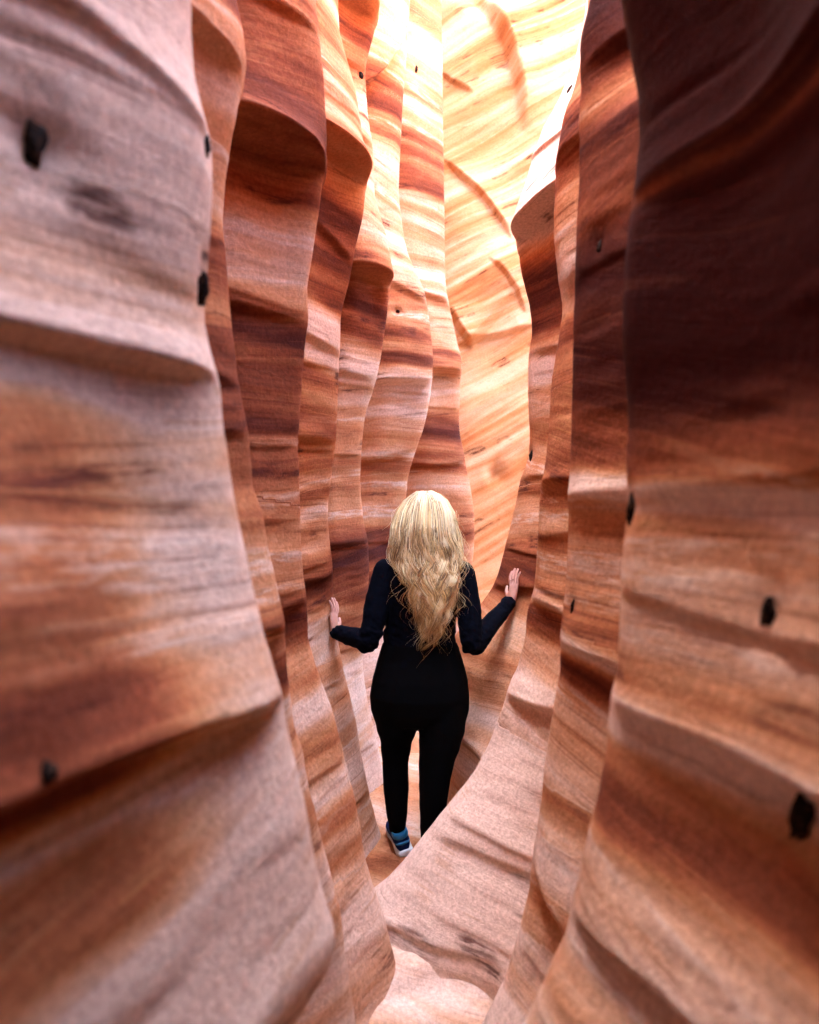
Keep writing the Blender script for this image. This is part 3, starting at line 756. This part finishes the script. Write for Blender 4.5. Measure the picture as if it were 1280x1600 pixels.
# leggings
L = Loft()
L.rings(torso_rings(0.006, [(y, l, r_, d, c) for (y, l, r_, d, c) in TORSO if y >= 1003]), 24)
add_leg(L, LEG_L, 0.005, 7); add_leg(L, LEG_R, 0.005, 8)
M_LEG = fabric('black_leggings', (0.0010, 0.0010, 0.0013))
leggings = L.remesh('leggings', M_LEG, person, 0.006, 6, wrinkle(0.0018, [(P(620, 1285, 3.12), .06)]))

# shoes
M_SH1 = fabric('navy_mesh', (0.004, 0.014, 0.060)); M_SH2 = plain('teal_overlay', (0.008, 0.12, 0.24), 0.45).m; M_SOLE = plain('white_rubber', (0.62, 0.66, 0.68), 0.6).m
def shoe(pos, yaw, pitch, roll):
    def ring(y, hw, z0, z1, cx=0.0):
        return (Vector((cx, y, (z0 + z1) / 2)), Vector((hw, 0, 0)), Vector((0, 0, (z1 - z0) / 2)))
    up = Loft(); up.rings([ring(-0.035, .012, .030, .075), ring(-.030, .028, .016, .096), ring(-0.015, .035, .014, .102), ring(0.01, .037, .014, .104), ring(0.04, .038, .014, .098), ring(0.08, .040, .014, .085), ring(0.13, .045, .014, .068), ring(0.18, .044, .014, .052), ring(.215, .034, .016, .042), ring(.235, .012, .020, .034)], 20)
    so = Loft()
    def sr(y, hw, z0=0.0, z1=0.030): return (Vector((0, y, (z0 + z1) / 2)), Vector((hw, 0, 0)), Vector((0, 0, (z1 - z0) / 2)))
    so.rings([sr(-.047, .014, .010, .034), sr(-.040, .033, .002, .036), sr(-.02, .041), sr(.03, .041), sr(.08, .041, .004), sr(.13, .049), sr(.19, .047), sr(.225, .036, .004), sr(.245, .012, .012, .028)], 20)
    cl = Loft(); cl.rings([(Vector((0, 0.006, z)), Vector((rx, 0, 0)), Vector((0, ry, 0))) for z, rx, ry in ((.084, .0375, .043), (.092, .0385, .0445), (.101, .0375, .043), (.109, .036, .041), (.112, .032, .036), (.104, .027, .03))], 20)
    hb = Loft(); hb.rings([ring(-0.040, .010, .060, .070), ring(-.034, .030, .058, .074), ring(-0.012, .0385, .052, .070), ring(.02, .0395, .042, .060), ring(0.045, .0385, .032, .046)], 20)
    M4 = Matrix.Translation(pos) @ Matrix.Rotation(yaw, 4, 'Z') @ Matrix.Rotation(pitch, 4, 'X') @ Matrix.Rotation(roll, 4, 'Y')
    root = up.remesh('shoe', M_SH1, person, 0.003, 3)
    s1 = so.remesh('sole', M_SOLE, root, 0.003, 2); s2 = cl.remesh('collar', M_SH2, root, 0.003, 2); s3 = hb.remesh('heel_overlay', M_SH2, root, 0.003, 2)
    root.matrix_local = M4
    return root
shoe(Vector((px(632, 1333, 3.12)[0], 3.12, -1.553)), R(14), R(6), R(-14))
shoe(Vector((px(671, 1350, 3.06)[0], 3.06, -1.553)), R(-8), 0, 0)

# hair: locks of tapered strands falling from the crown
def build_hair():
    rng = np.random.default_rng(5)
    ENV = np.array([(768, 664, 12), (773, 665, 22), (782, 665, 33), (800, 664, 44), (825, 663, 51), (850, 665, 56), (872, 668, 57), (890, 671, 52), (915, 673, 47), (940, 672, 42), (965, 672, 37), (985, 671, 31), (1000, 668, 23), (1012, 665, 14), (1025, 663, 8)], float)
    DEP = np.array([(768, .015), (773, .045), (782, .068), (800, .092), (825, .118), (850, .120), (872, .118), (900, .126), (930, .136), (970, .128), (1025, .118)])
    NS = 26
    v, f, tint = [], [], []
    n_lock = 95
    lf = np.concatenate([np.linspace(-1, 1, n_lock - 35) + rng.normal(0, .03, n_lock - 35), rng.uniform(-0.8, 0.8, 35)])
    base = 0
    for li in range(n_lock):
        fc = float(np.clip(lf[li], -1.02, 1.02))
        layer = rng.uniform(0.0, 1.0)
        ph, ph2 = rng.uniform(0, 6.28, 2); kw = rng.uniform(0.07, 0.12); amp = rng.uniform(6, 14)
        tip = 1012 - 95 * abs(fc - 0.0) ** 1.5 + rng.normal(0, 16) - 25 * rng.random() * (fc < 0)
        ltint = rng.normal(0.05, 0.19)
        for s_ in range(46):
            stray = rng.random() < 0.06
            df = rng.normal(0, 0.07); dl = rng.normal(0, 0.5)
            yt = tip - 30 + rng.normal(0, 9 if not stray else 22)
            y0 = 767 + rng.random() ** 1.5 * 42
            t = np.linspace(0, 1, NS)
            y = y0 + (yt - y0) * t
            c = np.interp(y, ENV[:, 0], ENV[:, 1]); hw = np.interp(y, ENV[:, 0], ENV[:, 2])
            gather = 1 - 0.75 * smooth(0.45, 1.0, t)          # strands of a lock come together
            ff = fc * (1 - 0.12 * t) + df * gather
            ff = np.clip(ff, -1.04, 1.04) if not stray else ff
            wav = smooth(815, 905, y)
            x = c + ff * hw + wav * amp * np.sin(ph + kw * y + 0.15 * dl) * (0.75 if not stray else 1.3) + (rng.normal(0, 1.0) * wav * 2)
            if stray: x = x + rng.normal(4, 13) * t ** 2 + 3 * np.sin(t * 9 + ph2)
            dep = np.interp(y, DEP[:, 0], DEP[:, 1])
            prof = np.sqrt(np.clip(1 - 0.92 * np.clip(ff, -1, 1) ** 2, 0.03, 1))
            headness = 1 - smooth(860, 930, y)
            Y = PY + 0.02 - dep * (headness * prof + (1 - headness) * (0.86 + 0.14 * prof)) - 0.012 * layer * smooth(0, 0.3, t) + 0.010 * wav * np.cos(ph2 + kw * y) + 0.004 * dl
            zz = (800 - y) * PY / F; xx = (x - 640) * PY / F
            pts = np.stack([xx, Y, zz], -1)
            tan = np.gradient(pts, axis=0); tan /= np.linalg.norm(tan, axis=1)[:, None] + 1e-9
            a = np.cross(tan, np.array([0, 1.0, 0.2])); a /= np.linalg.norm(a, axis=1)[:, None] + 1e-9
            b = np.cross(tan, a)
            r = (0.0016 if not stray else 0.0007) * np.clip(np.minimum(1.0, (1 - t) * 3.0 + 0.15), 0.1, 1)[:, None] * rng.uniform(0.7, 1.3)
            for k in range(3):
                an = 2.094 * k
                v.append(pts + a * r * math.cos(an) + b * r * math.sin(an))
            idx = base + np.arange(NS - 1)
            for k in range(3):
                k2 = (k + 1) % 3
                f.append(np.stack([idx + k * NS, idx + k2 * NS, idx + 1 + k2 * NS, idx + 1 + k * NS], 1))
            base += 3 * NS
            rnd = ltint + rng.normal(0, 0.22)
            tn = np.stack([t, np.full(NS, rnd), np.zeros(NS)], -1)
            for k in range(3): tint.append(tn)
    # close-fitting under-layer
    under_v, under_f = [], []
    ys = np.linspace(774, 985, 40); fs = np.linspace(-0.93, 0.93, 25)
    for y in ys:
        c = np.interp(y, ENV[:, 0], ENV[:, 1]); hw = np.interp(y, ENV[:, 0], ENV[:, 2]) * (1 - 0.25 * smooth(900, 985, y)); dep = np.interp(y, DEP[:, 0], DEP[:, 1])
        headness = 1 - smooth(860, 930, y); prof = np.sqrt(1 - 0.92 * fs ** 2)
        Y = PY + 0.03 - dep * (headness * prof + (1 - headness) * (0.86 + 0.14 * prof))
        under_v.append(np.stack([(c + fs * hw * 0.95 - 640) * PY / F, Y, np.full(25, (800 - y) * PY / F)], -1))
    uv = np.concatenate(under_v); uf = grid_faces(40, 25)
    v.append(uv); f.append(uf + base); tint.append(np.tile([0.35, -0.3, 0.0], (len(uv), 1)))
    t = NT('blonde_hair')
    at = t.new('ShaderNodeAttribute'); at.attribute_name = 'strand'
    se = t.new('ShaderNodeSeparateXYZ'); t.link(at.outputs['Vector'], se.inputs[0])
    s1 = t.math('ADD', t.math('MULTIPLY', se.outputs[1], 0.9), 0.5)
    pale = t.ramp(s1, [(0.1, (0.16, 0.10, 0.04)), (0.35, (0.44, 0.30, 0.13)), (0.55, (0.84, 0.61, 0.26)), (0.78, (0.97, 0.86, 0.54))])
    gold = t.ramp(s1, [(0.1, (0.10, 0.035, 0.007)), (0.33, (0.40, 0.18, 0.03)), (0.55, (0.74, 0.46, 0.14)), (0.8, (0.92, 0.78, 0.46))])
    col = t.mix(t.maprange(se.outputs[0], 0.45, 1.0, 0.0, 0.85), pale, gold)
    t.link(col, t.p.inputs['Base Color']); t.p.inputs['Roughness'].default_value = 0.42; t.p.inputs['Specular IOR Level'].default_value = 0.5
    o = mesh_from('hair', np.concatenate(v), np.concatenate(f), t.m, person)
    a = o.data.attributes.new('strand', 'FLOAT_VECTOR', 'POINT')
    a.data.foreach_set('vector', np.concatenate(tint).astype(np.float32).ravel())
    return o
build_hair()
